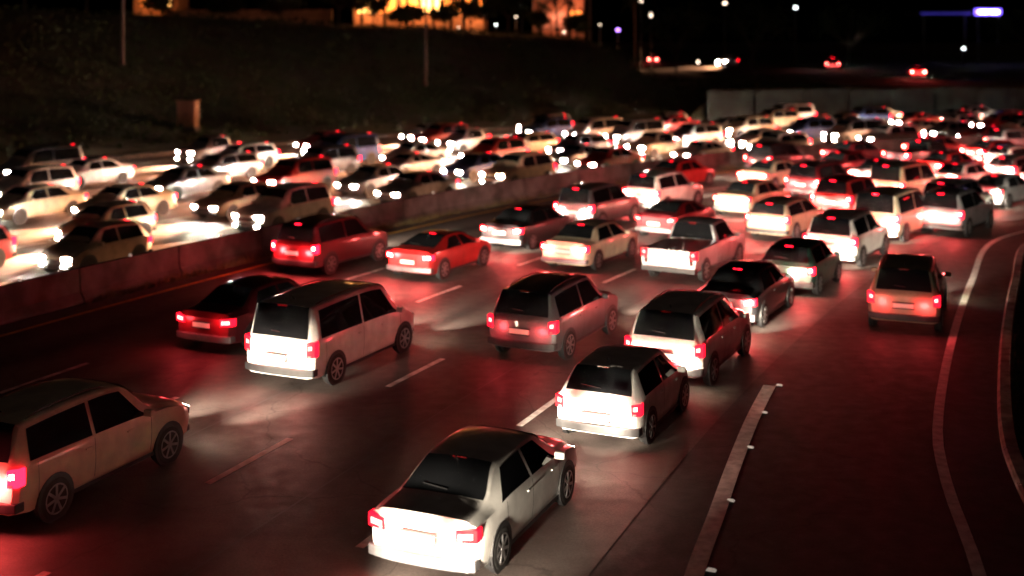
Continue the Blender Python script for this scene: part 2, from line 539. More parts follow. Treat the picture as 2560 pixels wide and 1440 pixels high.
def palm(loc, h, label, seed):
    rnd = random.Random(seed)
    t = empty('palm_tree', loc)
    bm = B()
    lean = rnd.uniform(-0.3, 0.3)
    for k in range(6):
        tube(bm, (lean * (k / 6) ** 2, 0, h * k / 6 - (0.3 if k == 0 else 0)), (lean * ((k + 1) / 6) ** 2, 0, h * (k + 1) / 6), 0.2 - 0.013 * k, 0.2 - 0.013 * (k + 1), 8, cap=k in (0, 5))
    finish('trunk', bm, M['bark'], t)
    bm = B()
    top = Vector((lean, 0, h))
    for i in range(26):
        a = i * 2.39996
        up = rnd.uniform(-0.5, 0.95)
        L = rnd.uniform(1.6, 2.3)
        d = Vector((math.cos(a), math.sin(a), 0))
        prev = top
        side = Vector((-d.y, d.x, 0))
        for k in range(1, 8):
            f = k / 7
            p = top + d * L * f * math.cos(up * 0.7) + Vector((0, 0, L * (up * f - 0.75 * f * f)))
            w = 0.42 * math.sin(math.pi * min(1, f * 0.9 + 0.12))
            for s in (-1, 1):
                for m_ in (0, 0.5):
                    base = prev.lerp(p, m_)
                    tip = base + side * s * w + d * 0.22 - Vector((0, 0, 0.14))
                    q1 = base + (p - prev) * 0.3
                    bm.faces.new([bm.verts.new(base), bm.verts.new(q1), bm.verts.new(tip)])
            prev = p
    finish('crown', bm, M['leaf_dark'], t)
    tag(t, label, 'palm tree', 'palms in front of the lit buildings')

def on_hill(u, Y):
    x = (u - 1280) / 3000 * Y
    return (x, Y, hz(x, Y) - 0.05)

for i, (u, Y, h, l) in enumerate(((962, 139, 5.5, 'palm standing dark against the left part of the bright orange building'),
                               (1083, 140, 6.2, 'palm dark against the middle of the bright orange building, beside the thin light pole'),
                               (1128, 136, 4.2, 'short palm dark against the right part of the bright orange building'),
                               (905, 137, 4.6, 'low palm at the left corner of the bright orange building'),
                               (1018, 138, 5.6, 'palm between two bushy trees in front of the bright orange building'),
                               (1160, 137, 5.4, 'palm dark before the right third of the bright orange building'),
                               (1352, 139, 3.8, 'short palm at the left foot of the reddish building'),
                               (1425, 139, 4.4, 'palm at the right end of the dim reddish building'),
                               (408, 136, 4.4, 'palm before the small orange-lit building at the top left'),
                               (1392, 140, 5.0, 'palm in front of the dim reddish building right of the orange one'),
                               (1475, 142, 7.5, 'tall palm right of the dim reddish building'),
                               (1590, 150, 9.5, 'tallest palm, right of the violet lamp'))):
    palm(on_hill(u, Y), h, l, 40 + i)
for i, (u, Y, h, w, l) in enumerate(((60, 118, 8, 7, 'broad dark tree at the far left of the hilltop'), (215, 122, 7, 7, 'dark tree left of the left light pole'),
                                  (560, 128, 2.6, 3.4, 'small round dark tree on the hilltop left of the long low wall'),
                                  (700, 127, 3.0, 3.6, 'low spreading tree on the hilltop above the middle of the low wall'),
                                  (845, 130, 5, 5, 'dark tree at the left end of the orange building'),
                                  (1030, 133, 2.6, 2.6, 'small bushy tree under the orange building front'),
                                  (930, 132, 3.6, 3.0, 'ragged tree over the left third of the orange front'),
                                  (1000, 131, 2.0, 3.0, 'low wide bush-like tree at the foot of the orange front'),
                                  (1110, 131, 3.0, 2.2, 'slim tree right of the light pole before the orange front'),
                                  (1210, 132, 4.6, 3.4, 'dark tree hiding the right end of the orange front'),
                                  (390, 133, 3.0, 2.4, 'small tree before the small orange-lit building at the top left'),
                                  (1175, 134, 3.6, 2.6, 'narrow dark tree cutting the right part of the orange front'),
                                  (1270, 134, 5.5, 5, 'dark tree between the orange and the reddish building'),
                                  (1345, 136, 2.6, 2.6, 'small tree at the left foot of the reddish building'),
                                  (1440, 137, 3.2, 3.0, 'small tree at the right foot of the reddish building'),
                                  (1690, 160, 9, 9, 'large dark tree right of the tall white lamp'),
                                  (1880, 170, 10, 11, 'large dark tree behind the upper road, left of the bluish lamp'),
                                  (2120, 190, 11, 12, 'large dark tree behind the upper road, left of the violet sign'),
                                  (2580, 175, 9, 10, 'large dark tree right of the violet sign'))):
    tree(on_hill(u, Y), h, w, l, 70 + i)

# ground cover on the slope and weeds along the median barrier
rnd = random.Random(3)
bm = B()
pts = []
for _ in range(11000):
    q = rnd.uniform(52, 112)
    off = 52 + 24 * rnd.random()
    if q > 101 and off < 53: off += 3
    p, _h = ref.pt(q, off)
    z = hill_z(p[0], p[1], q, off)
    pts.append(Vector((p[0], p[1], z + 0.08 + 0.22 * rnd.random())))
leaf_quads(bm, pts, 0.22, rnd)
tag(finish('ivy', bm, M['leaf_dark']), 'dark ivy and low scrub covering the slope above the far lanes', 'ivy', kind='stuff')
bm = B()
for _ in range(420):
    q = rnd.choice((rnd.uniform(44, 62), rnd.uniform(50, 92)))
    for k in range(rnd.randint(3, 9)):
        p, _h = ref.pt(q + rnd.gauss(0, 0.15), 16.42 + rnd.gauss(0, 0.05))
        hgt = rnd.uniform(0.08, 0.34)
        a = rnd.uniform(0, 6.28)
        d = Vector((math.cos(a), math.sin(a), 0)) * 0.02
        b0 = Vector((p[0], p[1], 0.0))
        bm.faces.new([bm.verts.new(b0 - d), bm.verts.new(b0 + d), bm.verts.new(b0 + Vector((rnd.gauss(0, 0.07), rnd.gauss(0, 0.07), hgt)))])
tag(finish('weeds', bm, M['leaf_dry']), 'dry yellowish weeds growing along the foot of the median barrier', 'weeds', kind='stuff')
bm = B()
for _ in range(5000):
    q = rnd.uniform(1, 60)
    p, _h = EDGE.pt(q, -1.5 - abs(rnd.gauss(0, 1.5)))
    b0 = Vector((p[0], p[1], -0.06))
    a = rnd.uniform(0, 6.28)
    d = Vector((math.cos(a), math.sin(a), 0)) * 0.02
    bm.faces.new([bm.verts.new(b0 - d), bm.verts.new(b0 + d), bm.verts.new(b0 + Vector((rnd.gauss(0, 0.08), rnd.gauss(0, 0.08), rnd.uniform(0.08, 0.3))))])
tag(finish('grass', bm, M['leaf_dry']), 'dry grass on the verge behind the ramp kerb', 'grass', kind='stuff')

# ------------------------------------------------------------------ poles, cabinet
def light_pole(u, v, Y, h, label):
    b = px(u, v, Y)
    b.z = hz(b.x, b.y)
    t = empty('light_pole', b)
    bm = B(); tube(bm, (0, 0, -0.4), (0, 0, 0.35), 0.28, 0.28, 12); finish('footing', bm, M['concrete'], t)
    bm = B(); tube(bm, (0, 0, 0.3), (0.12, 0, h), 0.17, 0.08, 12); finish('shaft', bm, M['steel'], t, smooth=True)
    bm = B(); tube(bm, (0.12, 0, h - 0.3), (-1.6, -1.2, h + 0.5), 0.05, 0.04, 8); finish('arm', bm, M['steel'], t)
    bm = B(); box(bm, -0.35, 0.35, -0.16, 0.16, -0.09, 0.09); hd = finish('lamp_head', bm, M['dark_steel'], t, bevel=0.03)
    hd.location = (-1.9, -1.4, h + 0.55); hd.rotation_euler.z = rad(37)
    tag(t, label, 'light pole', 'unlit light poles on the slope')
light_pole(306, 205, 96, 11.5, 'tall thin unlit light pole rising from the slope near the left edge')
light_pole(1063, 235, 112, 11.5, 'tall thin unlit light pole in front of the bright orange building')

p = px(470, 362, 89)
cb = empty('utility_cabinet', (p.x, p.y, hz(p.x, p.y)), rad(-12))
bm = B(); box(bm, -0.8, 0.8, -0.45, 0.45, -0.3, 0.14); finish('plinth', bm, M['concrete'], cb, bevel=0.02)
bm = B(); box(bm, -0.72, 0.72, -0.38, 0.38, 0.14, 2.0); finish('housing', bm, M['stucco'], cb, bevel=0.03)
bm = B(); box(bm, -0.8, 0.8, -0.46, 0.46, 2.0, 2.1); finish('lid', bm, M['stucco'], cb, bevel=0.02)
for s in (-1, 1):
    bm = B(); box(bm, min(0.02 * s, 0.68 * s), max(0.02 * s, 0.68 * s), -0.4, -0.383, 0.25, 1.9); d = finish('door', bm, M['stucco'], cb)
    bm = B(); box(bm, 0.06 * s - 0.02, 0.06 * s + 0.02, -0.44, -0.401, 0.95, 1.15); finish('handle', bm, M['dark_steel'], d)
tag(cb, 'brown box-shaped roadside cabinet standing at the far edge of the oncoming lanes', 'cabinet')

# ------------------------------------------------------------------ buildings
def building(u0, u1, Y, vbot, hgt, depth, label, bright, cols, roof_over=0.6):
    a, b = px(u0, vbot, Y), px(u1, vbot, Y)
    W = b.x - a.x
    t = empty('building', ((a.x + b.x) / 2, Y, a.z))
    bm = B(); box(bm, -W / 2, W / 2, 0.2, depth, -4, hgt); finish('wall', bm, M['stucco'], t)
    bm = B(); box(bm, -W / 2 - roof_over, W / 2 + roof_over, -1.6, depth + roof_over, hgt, hgt + 0.3)
    vs = [bm.verts.new(q) for q in ((-W / 2 - .5, -1.5, hgt + 0.3), (W / 2 + .5, -1.5, hgt + 0.3), (W / 2 + .5, depth + .5, hgt + 0.3), (-W / 2 - .5, depth + .5, hgt + 0.3), (-W / 3, depth / 2, hgt + 2.3), (W / 3, depth / 2, hgt + 2.3))]
    for f in ((0, 1, 5, 4), (1, 2, 5), (2, 3, 4, 5), (3, 0, 4)): bm.faces.new([vs[i] for i in f])
    finish('roof', bm, M['roof_tile'], t)
    n = max(2, int(W / cols))
    for k in range(n + 1):
        x = -W / 2 + 0.2 + (W - 0.4) * k / n
        bm = B(); tube(bm, (x, -1.2, -0.6), (x, -1.2, hgt), 0.14, 0.12, 8); finish('column', bm, M['stucco'], t)
        if k < n:
            xc = x + (W - 0.4) / n / 2
            ww = (W - 0.4) / n * 0.38
            for z0, z1 in ((0.5, 2.6), (3.2, 5.0)):
                if z1 > hgt - 0.1: continue
                m = bright[(k + (1 if z0 > 1 else 0)) % len(bright)]
                bm = B()
                box(bm, xc - ww - .08, xc + ww + .08, 0.1, 0.195, z0 - .08, z0); box(bm, xc - ww - .08, xc + ww + .08, 0.1, 0.195, z1, z1 + .08)
                box(bm, xc - ww - .08, xc - ww, 0.1, 0.195, z0, z1); box(bm, xc + ww, xc + ww + .08, 0.1, 0.195, z0, z1); box(bm, xc - .03, xc + .03, 0.1, 0.195, z0, z1)
                w_ = finish('window', bm, M['dark_steel'], t)
                for s in (-1, 1):
                    bm = B(); box(bm, min(xc + .03 * s, xc + ww * s), max(xc + .03 * s, xc + ww * s), 0.14, 0.18, z0, z1); finish('pane', bm, M[m], w_)
    tag(t, label, 'building')
    return t, W
t, W = building(885, 1215, 150, 42, 6, 10, 'building with a brightly lit orange front seen between dark palms', ['win_yellow', 'win_orange', 'win_orange'], 2.6)
for k in range(5):
    lobj('wall_light', 'POINT', t, (-W / 2 + W * (k + .5) / 5, -0.9, 3.4 if k % 2 else 1.5), 1000, (1.0, 0.36, 0.12), size=0.3)
t, W = building(1335, 1462, 150, 80, 5, 8, 'dim reddish-lit small building right of the bright orange building', ['win_dim', 'win_dim', 'win_orange'], 1.8)
lobj('wall_light', 'POINT', t, (-0.5, -1.0, 2.0), 420, (1.0, 0.3, 0.16), size=0.3)
lobj('wall_light', 'POINT', t, (1.8, -1.0, 3.4), 160, (1.0, 0.3, 0.16), size=0.3)
t, W = building(340, 440, 150, 24, 4, 6, 'small building with an orange lit front at the top left beside the left pole', ['win_orange', 'win_yellow'], 2.4)
lobj('wall_light', 'POINT', t, (-0.1, -1.0, 1.2), 420, (1.0, 0.34, 0.1), size=0.3)

# long low garden wall on the hilltop
gw = empty('garden_wall')
for k in range(13):
    u = 430 + k * 32
    a = px(u, 44, 135)
    bm = B(); box(bm, -0.7, 0.7, -0.12, 0.12, -2.0, 1.0); o = finish('wall_panel', bm, M['stucco'], gw, loc=(a.x, a.y, a.z - 0.15 + 0.0)); 
    bm = B(); box(bm, 0.7, 0.74 + 0.66 * 0, -0.15, 0.15, -2.0, 1.12); finish('post', bm, M['stucco'], gw, loc=(a.x, a.y, a.z - 0.15))
tag(gw, 'long low brown wall running along the hilltop left of the orange building', 'wall')
for u, e in ((470, 9), (620, 14), (760, 14)):
    a = px(u, 30, 132)
    t = empty('garden_lamp', (a.x, a.y, hz(a.x, a.y)))
    bm = B(); tube(bm, (0, 0, -0.2), (0, 0, 0.8), 0.04, 0.04, 8); finish('post', bm, M['dark_steel'], t)
    bm = B(); tube(bm, (0, 0, 0.8), (0, 0, 0.95), 0.08, 0.1, 8); finish('shade', bm, M['dark_steel'], t)
    lobj('lamp_light', 'POINT', t, (0, 0.14, 1.0), e, (1, 0.4, 0.2), size=0.1)
    tag(t, 'low garden lamp in front of the %s part of the long brown hilltop wall' % {470: 'left', 620: 'middle', 760: 'right'}[u], 'garden lamp', 'garden lamps by the hilltop wall')

# street lamps and signs far away
def street_lamp(u, v, Y, m, rx, rz, label, power=0, colr=(1, 1, 1)):
    rx *= .62; rz *= .62
    a = px(u, v, Y)
    gz = hz(a.x, a.y)
    t = empty('street_lamp', (a.x, a.y, gz))
    h = max(0.5, a.z - gz)
    bm = B(); tube(bm, (0, 0.3, -0.3), (0, 0.3, h + rz + 0.05), 0.09, 0.06, 8); finish('pole', bm, M['dark_steel'], t)
    bm = B(); tube(bm, (0, 0.32, h + rz + 0.02), (0, -0.1, h + rz + 0.1), 0.05, 0.05, 6); finish('arm', bm, M['dark_steel'], t)
    bm = B(); bmesh.ops.create_uvsphere(bm, u_segments=12, v_segments=8, radius=1, matrix=Matrix.Translation((0, 0, h)) @ Matrix.Diagonal((rx, 0.15, rz, 1)))
    finish('lamp_globe', bm, M[m], t, smooth=True)
    if power: lobj('lamp_light', 'POINT', t, (0, -0.3, h), power, colr, size=0.2)
    tag(t, label, 'street lamp', 'distant lit street lamps')
for a in ((1128, 68, 148, 'lamp_white', .2, .2, 'small white lamp just below the right part of the orange building'),
          (1240, 62, 148, 'lamp_white', .2, .14, 'small white lamp right of the orange building, low'),
          (1212, 32, 142, 'lamp_warm', .3, .28, 'warm white lamp at the right end of the orange building front'),
          (1305, 13, 160, 'lamp_white', .28, .17, 'small white lamp high between the orange and the reddish building'),
          (1427, 49, 146, 'lamp_warm', .17, .16, 'small warm lamp on the right side of the reddish building'),
          (1290, 42, 150, 'lamp_warm', .16, .12, 'tiny warm lamp left of the reddish building, upper one'),
          (1342, 64, 148, 'lamp_warm', .16, .12, 'tiny warm lamp at the left foot of the reddish building'),
          (1410, 80, 146, 'lamp_warm', .2, .12, 'tiny warm lamp low in front of the reddish building'),
          (1146, 77, 148, 'lamp_warm', .12, .1, 'tiny warm lamp just right of the small white lamp below the orange building'),
          (1500, 62, 155, 'lamp_warm', .14, .12, 'tiny warm lamp left of the violet lamp'),
          (1545, 75, 160, 'lamp_violet', .45, .22, 'violet lamp right of the reddish building'),
          (1627, 38, 165, 'lamp_warm', .27, .55, 'tall white oval lamp right of the palms'),
          (1603, 3, 165, 'lamp_warm', .4, .12, 'warm white lamp cut by the top edge above the tall white lamp'),
          (1812, 8, 190, 'lamp_warm', .5, .22, 'warm lamp at the top, left of the bluish white one'),
          (1989, 19, 200, 'lamp_white', .42, .32, 'bluish white lamp at the top middle right'),
          (2409, 121, 185, 'lamp_white', .38, .24, 'small white lamp below the violet sign'),
          (1745, 155, 205, 'lamp_warm', .22, .42, 'small pinkish lamp between the leftmost and the second distant car')):
    street_lamp(*a)

a = px(2470, 30, 215)
gz = hz(a.x, a.y)
sg = empty('lit_sign', (a.x, a.y, gz))
h = a.z - gz
bm = B(); box(bm, -2.4, 2.4, -0.2, 0.2, h - 0.55, h + 0.55); finish('sign_box', bm, M['sign_violet'], sg, bevel=0.2)
bm = B(); tube(bm, (-1.7, -0.35, h), (1.7, -0.35, h), 0.25, 0.25, 10); finish('light_tube', bm, M['sign_core'], sg)
for s in (-1.8, 1.8):
    bm = B(); tube(bm, (s, 0, -0.3), (s, 0, h - 0.56), 0.12, 0.12, 8); finish('post', bm, M['dark_steel'], sg)
tag(sg, 'bright violet lit sign board on two posts at the top right', 'sign')
sb = empty('station_canopy', (px(2375, 35, 215).x, 216, gz))
h2 = px(2375, 33, 216).z - gz
bm = B(); box(bm, -5, 4.2, 0, 8, h2 - 0.35, h2 + 0.35); finish('canopy_roof', bm, M['dark_steel'], sb)
bm = B(); box(bm, -4.9, 4.1, -0.06, -0.005, h2 - 0.12, h2 + 0.02); finish('light_strip', bm, M['sign_dimblue'], sb)
for s in (-4, 3.4):
    bm = B(); tube(bm, (s, 1, -0.3), (s, 1, h2 - .36), 0.2, 0.2, 8); finish('post', bm, M['dark_steel'], sb)
tag(sb, 'dark flat canopy with a faint blue light strip left of the violet sign', 'canopy')

# ------------------------------------------------------------------ vehicles
SPEC = {
 # stations: y, z_bottom, z_belt, z_top, half width, half top width
 'sedan': dict(L=4.7, st=[(-2.35, .36, .80, .86, .80, .70), (-2.24, .24, .90, .99, .88, .74), (-1.62, .2, .93, 1.04, .90, .74), (-.92, .2, .94, 1.40, .90, .60),
                          (-.1, .2, .93, 1.45, .90, .61), (.5, .2, .92, 1.41, .90, .60), (1.28, .2, .90, .99, .90, .74), (2.0, .22, .80, .86, .87, .70), (2.27, .26, .66, .72, .82, .64), (2.35, .34, .58, .62, .74, .58)],
               rw=(2, 3), ws=(5, 6), belt=(-1.35, 1.0), roof=(-.85, .42), wheels=(-1.4, 1.42), tz=(.70, .88), hz=(.60, .74), plate=.70),
 'hatchback': dict(L=3.8, st=[(-1.9, .36, .82, .90, .80, .72), (-1.82, .24, .92, 1.0, .87, .74), (-1.42, .2, .94, 1.44, .88, .62),
                          (-.2, .2, .93, 1.5, .88, .62), (.3, .2, .92, 1.45, .88, .60), (1.0, .2, .92, 1.02, .88, .72), (1.6, .22, .80, .86, .85, .68), (1.83, .26, .68, .72, .80, .62), (1.9, .34, .58, .62, .72, .56)],
               rw=(1, 2), ws=(4, 5), belt=(-1.45, .8), roof=(-1.3, .22), wheels=(-1.15, 1.15), tz=(.68, .9), hz=(.62, .76), plate=.6),
 'suv': dict(L=4.7, st=[(-2.35, .42, .95, 1.02, .84, .78), (-2.28, .32, 1.04, 1.12, .92, .78), (-1.98, .28, 1.08, 1.68, .94, .68),
                          (-.3, .28, 1.06, 1.76, .94, .69), (.4, .28, 1.05, 1.70, .94, .67), (1.15, .28, 1.05, 1.14, .94, .78), (1.95, .3, .96, 1.02, .92, .76), (2.25, .34, .84, .9, .88, .72), (2.35, .42, .72, .78, .8, .66)],
               rw=(1, 2), ws=(4, 5), belt=(-2.0, .92), roof=(-1.85, .3), wheels=(-1.42, 1.45), tz=(.78, 1.06), hz=(.76, .92), plate=.78),
 'coupe': dict(L=4.4, st=[(-2.2, .36, .80, .86, .78, .68), (-2.08, .24, .90, .98, .88, .73), (-1.7, .2, .93, 1.02, .90, .73), (-.6, .2, .92, 1.31, .90, .58),
                          (-.1, .2, .91, 1.34, .90, .58), (.3, .2, .90, 1.30, .90, .58), (1.15, .2, .88, .95, .90, .74), (1.8, .22, .78, .84, .88, .70), (2.1, .26, .62, .68, .82, .64), (2.2, .34, .54, .58, .74, .56)],
               rw=(2, 3), ws=(5, 6), belt=(-1.2, .9), roof=(-.6, .25), wheels=(-1.35, 1.32), tz=(.70, .86), hz=(.57, .68), plate=.62),
 'wagon': dict(L=4.7, st=[(-2.35, .36, .84, .92, .80, .74), (-2.27, .24, .92, 1.0, .88, .76), (-1.95, .2, .94, 1.40, .90, .66),
                          (-.5, .2, .93, 1.50, .90, .64), (.45, .2, .92, 1.43, .90, .61), (1.25, .2, .90, 1.0, .90, .74), (1.95, .22, .80, .87, .88, .70), (2.26, .26, .67, .73, .82, .64), (2.35, .34, .58, .62, .74, .58)],
               rw=(1, 2), ws=(4, 5), belt=(-1.95, 1.0), roof=(-1.8, .35), wheels=(-1.4, 1.42), tz=(.70, .98), hz=(.61, .75), plate=.62),
 'van': dict(L=5.0, st=[(-2.5, .42, .98, 1.04, .86, .80), (-2.44, .30, 1.06, 1.14, .94, .82), (-2.22, .26, 1.1, 1.86, .96, .76),
                          (-.2, .26, 1.08, 1.92, .96, .77), (.8, .26, 1.06, 1.84, .96, .74), (1.65, .26, 1.04, 1.12, .95, .78), (2.2, .28, .9, .96, .92, .76), (2.42, .32, .8, .86, .88, .72), (2.5, .4, .7, .76, .8, .66)],
               rw=(1, 2), ws=(4, 5), belt=(-2.1, 1.4), roof=(-2.0, .7), wheels=(-1.5, 1.6), tz=(.78, 1.12), hz=(.74, .9), plate=.75),
}
def lerp(a, b, t): return [x + (y - x) * t for x, y in zip(a, b)]

def pchip(xs, ys, x):
    """monotone cubic through the stations: curved panels without overshoot"""
    n = len(xs)
    if x <= xs[0]: return ys[0]
    if x >= xs[-1]: return ys[-1]
    h = [xs[i + 1] - xs[i] for i in range(n - 1)]
    d = [(ys[i + 1] - ys[i]) / h[i] for i in range(n - 1)]
    m = [d[0]] + [0 if d[i - 1] * d[i] <= 0 else 2 * d[i - 1] * d[i] / (d[i - 1] + d[i]) for i in range(1, n - 1)] + [d[-1]]
    i = max(k for k in range(n - 1) if xs[k] <= x)
    t = (x - xs[i]) / h[i]
    return ((2 * t ** 3 - 3 * t * t + 1) * ys[i] + (t ** 3 - 2 * t * t + t) * h[i] * m[i] + (-2 * t ** 3 + 3 * t * t) * ys[i + 1] + (t ** 3 - t * t) * h[i] * m[i + 1])

def sect(s):
    """half section of a body: sill, bulging door, shoulder, leaning glass side, rounded roof edge"""
    y, zb, zl, zt, w, wt = s
    h = zl - zb
    r = [(w * .80, zb), (w * .93, zb + .03), (w * .965, zb + .12), (w * .992, zb + h * .38), (w, zb + h * .6), (w * .992, zb + h * .84), (w * .975, zl),
         (wt + .012, zt - .055), (wt - .012, zt - .028), (wt - .06, zt - .006), (wt - .14, zt + .006), (wt * .4, zt + .024)]
    return r

def car_parts(kind, lod, root):
    S = SPEC[kind]
    st = S['st']
    xs = [q[0] for q in st]
    def at(y):
        return [y] + [pchip(xs, [q[k] for q in st], y) for k in range(1, 6)]
    yr, yf = st[0][0], st[-1][0]
    is_cab = kind == 'pickup_cab'
    def warp(v):
        """bumpers and lamps curve round in plan"""
        x, y, z = v
        k = min(1.1, abs(x) / .9) ** 3
        if y > yf - .9: y -= .2 * k * (y - yf + .9) / .9
        if y < yr + .6 and not is_cab: y += .11 * k * (yr + .6 - y) / .6
        return Vector((x, y, z))
    ys = set(xs)
    for a, b in zip(xs, xs[1:]):
        k = max(1, int((b - a) / (.16 if lod == 0 else .3)))
        for i in range(1, k): ys.add(a + (b - a) * i / k)
    ys = sorted(ys)
    bm = B()
    V = []
    for y in ys:
        r = sect(at(y))
        V.append([bm.verts.new(warp((-a, y, z))) for a, z in r[::-1]] + [bm.verts.new(warp((a, y, z))) for a, z in r])
    n = len(V[0])
    for a, b in zip(V, V[1:]):
        for j in range(n):
            bm.faces.new((a[j], a[(j + 1) % n], b[(j + 1) % n], b[j]))
    bm.faces.new(V[0]); bm.faces.new(V[-1][::-1])
    finish('body', bm, PAINT['white'], root, smooth=True)
    def side_pt(y, t, s):
        q = at(y)
        a = (q[4] * .975, q[2]); b = (q[5] + .012, q[3] - .055)
        x, z = lerp(a, b, t)
        nx, nz = (b[1] - a[1]), (a[0] - b[0])
        l = math.hypot(nx, nz)
        return warp((s * (x + .008 * nx / l), y, z + .008 * nz / l))
    for nm, (i, j) in (('rear_window', S['rw']), ('windscreen', S['ws'])):
        bm = B()
        y0, y1 = st[i][0], st[j][0]
        rows = []
        for k in range(7):
            y = y0 + (y1 - y0) * (.06 + .9 * k / 6)
            q, q2 = at(y), at(y + .01)
            dy, dz = .01, q2[3] - q[3]
            l = math.hypot(dy, dz)
            row = []
            for f in (-1, -.8, -.4, 0, .4, .8, 1):
                x = f * (q[5] - .06)
                z = q[3] + (.024 if abs(f) < .42 else (.006 + (.018 * (1 - abs(f)) / .6)))
                row.append(bm.verts.new(warp((x, y, z)) + Vector((0, -dz / l, dy / l)) * .009))
            rows.append(row)
        for r0, r1 in zip(rows, rows[1:]):
            for k in range(6): bm.faces.new((r0[k], r0[k + 1], r1[k + 1], r1[k]))
        finish(nm, bm, M['glass'], root, smooth=True)
    b0, b1 = S['belt']; r0_, r1_ = S['roof']
    mid = (b0 + b1) / 2 + .05
    if is_cab: spans = ((b0, b1, r0_, r1_),)
    else: spans = ((b0, mid - .04, r0_, mid - .04), (mid + .04, b1, mid + .04, r1_))
    for s in (-1, 1):
        for (lo0, lo1, hi0, hi1) in spans:
            bm = B(); g_ = []
            for t in (.08, .35, .65, .93):
                row = []
                for k in range(7):
                    f = k / 6
                    y = (lo0 + (lo1 - lo0) * f) * (1 - t) + (hi0 + (hi1 - hi0) * f) * t
                    row.append(bm.verts.new(side_pt(y, t, s)))
                g_.append(row)
            for a, b in zip(g_, g_[1:]):
                for k in range(6): bm.faces.new((a[k], a[k + 1], b[k + 1], b[k]))
            finish('side_window', bm, M['glass'], root, smooth=True)
    w = st[2][4]
    wr = .35 if kind in ('suv', 'van', 'pickup_cab') else .32
    for y in S['wheels']:
        for s in (-1, 1):
            bm = B()
            c = Vector((s * (w - .035), y, wr + .02))
            bmesh.ops.create_cone(bm, segments=24, radius1=wr + .055, radius2=wr + .055, depth=.09, cap_ends=True, matrix=Matrix.Translation(c) @ Matrix.Rotation(rad(90), 4, 'Y'))
            finish('wheel_arch_shade', bm, M['plastic'], root)  # black disc on the body side stands in for the shaded wheel recess
            bm = B()
            bmesh.ops.create_cone(bm, segments=24, radius1=wr, radius2=wr, depth=.2, cap_ends=True, matrix=Matrix.Translation((s * (w - .085), y, wr)) @ Matrix.Rotation(rad(90), 4, 'Y'))
            wh = finish('wheel', bm, M['rubber'], root, bevel=.03)
            if lod == 0:
                bm = B()
                c = Vector((s * (w + .016), y, wr))
                for k in range(7):
                    box(bm, -.008, .008, -.022, .022, .03, wr * .66, Matrix.Translation(c) @ Matrix.Rotation(k * 2 * math.pi / 7, 4, 'X'))
                bmesh.ops.create_cone(bm, segments=14, radius1=.055, radius2=.055, depth=.02, cap_ends=True, matrix=Matrix.Translation(c) @ Matrix.Rotation(rad(90), 4, 'Y'))
                for k in range(20):
                    a0, a1 = k * math.pi / 10, (k + 1) * math.pi / 10
                    ro, ri = wr * .72, wr * .64
                    vs = [bm.verts.new((c.x + s * .006, c.y + math.cos(a) * q, c.z + math.sin(a) * q)) for a, q in ((a0, ri), (a0, ro), (a1, ro), (a1, ri))]
                    bm.faces.new(vs)
                finish('rim', bm, M['alloy'], wh)
    t0, t1 = S['tz']; h0, h1 = S['hz']
    wr0 = at(yr + .1)[4] if not is_cab else .94
    wf0 = at(yf - .03)[4] * .985
    h1 = at(yf - .05)[3] - .012; h0 = h1 - .13
    def lamp(x0, x1, y0, y1, z0, z1, slant=0.0, nseg=3):
        """lamp block following the curved corner, its inner end lower than the outer"""
        bm = B(); rows = []
        for k in range(nseg + 1):
            x = x0 + (x1 - x0) * k / nseg
            f = k / nseg
            zc = slant * f
            rows.append([bm.verts.new(warp(p)) for p in ((x, y0, z0 + zc * .5), (x, y0, z1 + zc), (x, y1, z1 + zc), (x, y1, z0 + zc * .5))])
        for a, b in zip(rows, rows[1:]):
            for j in range(4): bm.faces.new((a[j], a[(j + 1) % 4], b[(j + 1) % 4], b[j]))
        bm.faces.new(rows[0]); bm.faces.new(rows[-1][::-1])
        return bm
    tall = kind in ('suv', 'van', 'wagon', 'hatchback', 'pickup_cab')
    for s in (-1, 1):
        wi = .17 if tall else .30
        tl = finish('tail_light', lamp(s * (wr0 - wi), s * (wr0 + .012), yr - .012, yr + .2, t0, t1, .02), M['tail_lens'], root, bevel=.012)
        zc = t0 + (t1 - t0) * (.62 if tall else .5)
        finish('bulb', lamp(s * (wr0 - wi + .04), s * (wr0 - .05), yr - .02, yr - .0125, zc - .035, zc + .045, .015), M['tail_core'], tl)
        zz = t0 + .02
        finish('reversing_light', lamp(s * (wr0 - wi + .03), s * (wr0 - wi + .1), yr - .018, yr - .0125, zz, zz + .035), M['head_off'], tl)
        hl = finish('headlight', lamp(s * (wf0 - .36), s * (wf0 + .005), yf - .2, yf + .012, h0, h1, .0), M['head_off'], root, bevel=.012)
        finish('lens', lamp(s * (wf0 - .34), s * (wf0 - .03), yf + .0125, yf + .03, h0 + .01, h1 - .01, .0), M['head_lens' if lod == 0 else 'head_far'], hl)
        if lod == 1 and tall:
            finish('extra_lamp', lamp(s * (wf0 - .3), s * (wf0 - .16), yf + .03, yf + .075, .36, .45), M['head_far'], root)  # extra lit lamps, added to make the oncoming lights denser
    bm = B(); box(bm, -.26, .26, yr - .022, yr - .004, S['plate'] - .06, S['plate'] + .06); pl = finish('number_plate', bm, M['plate'], root)
    bm = B(); box(bm, -.29, .29, yr - .018, yr - .002, S['plate'] - .09, S['plate'] - .062)
    box(bm, -.29, .29, yr - .03, yr - .002, S['plate'] + .062, S['plate'] + .09); finish('plate_trim', bm, M['plastic'], pl)
    zb0 = st[1][1]
    bw = wr0 * .99
    finish('bumper', lamp(-bw, bw, yr - .045, yr + .2, zb0 + .06, zb0 + .22, 0, 12), M['plastic'] if tall else PAINT['grey'], root, bevel=.02)
    bw = wf0 * .97
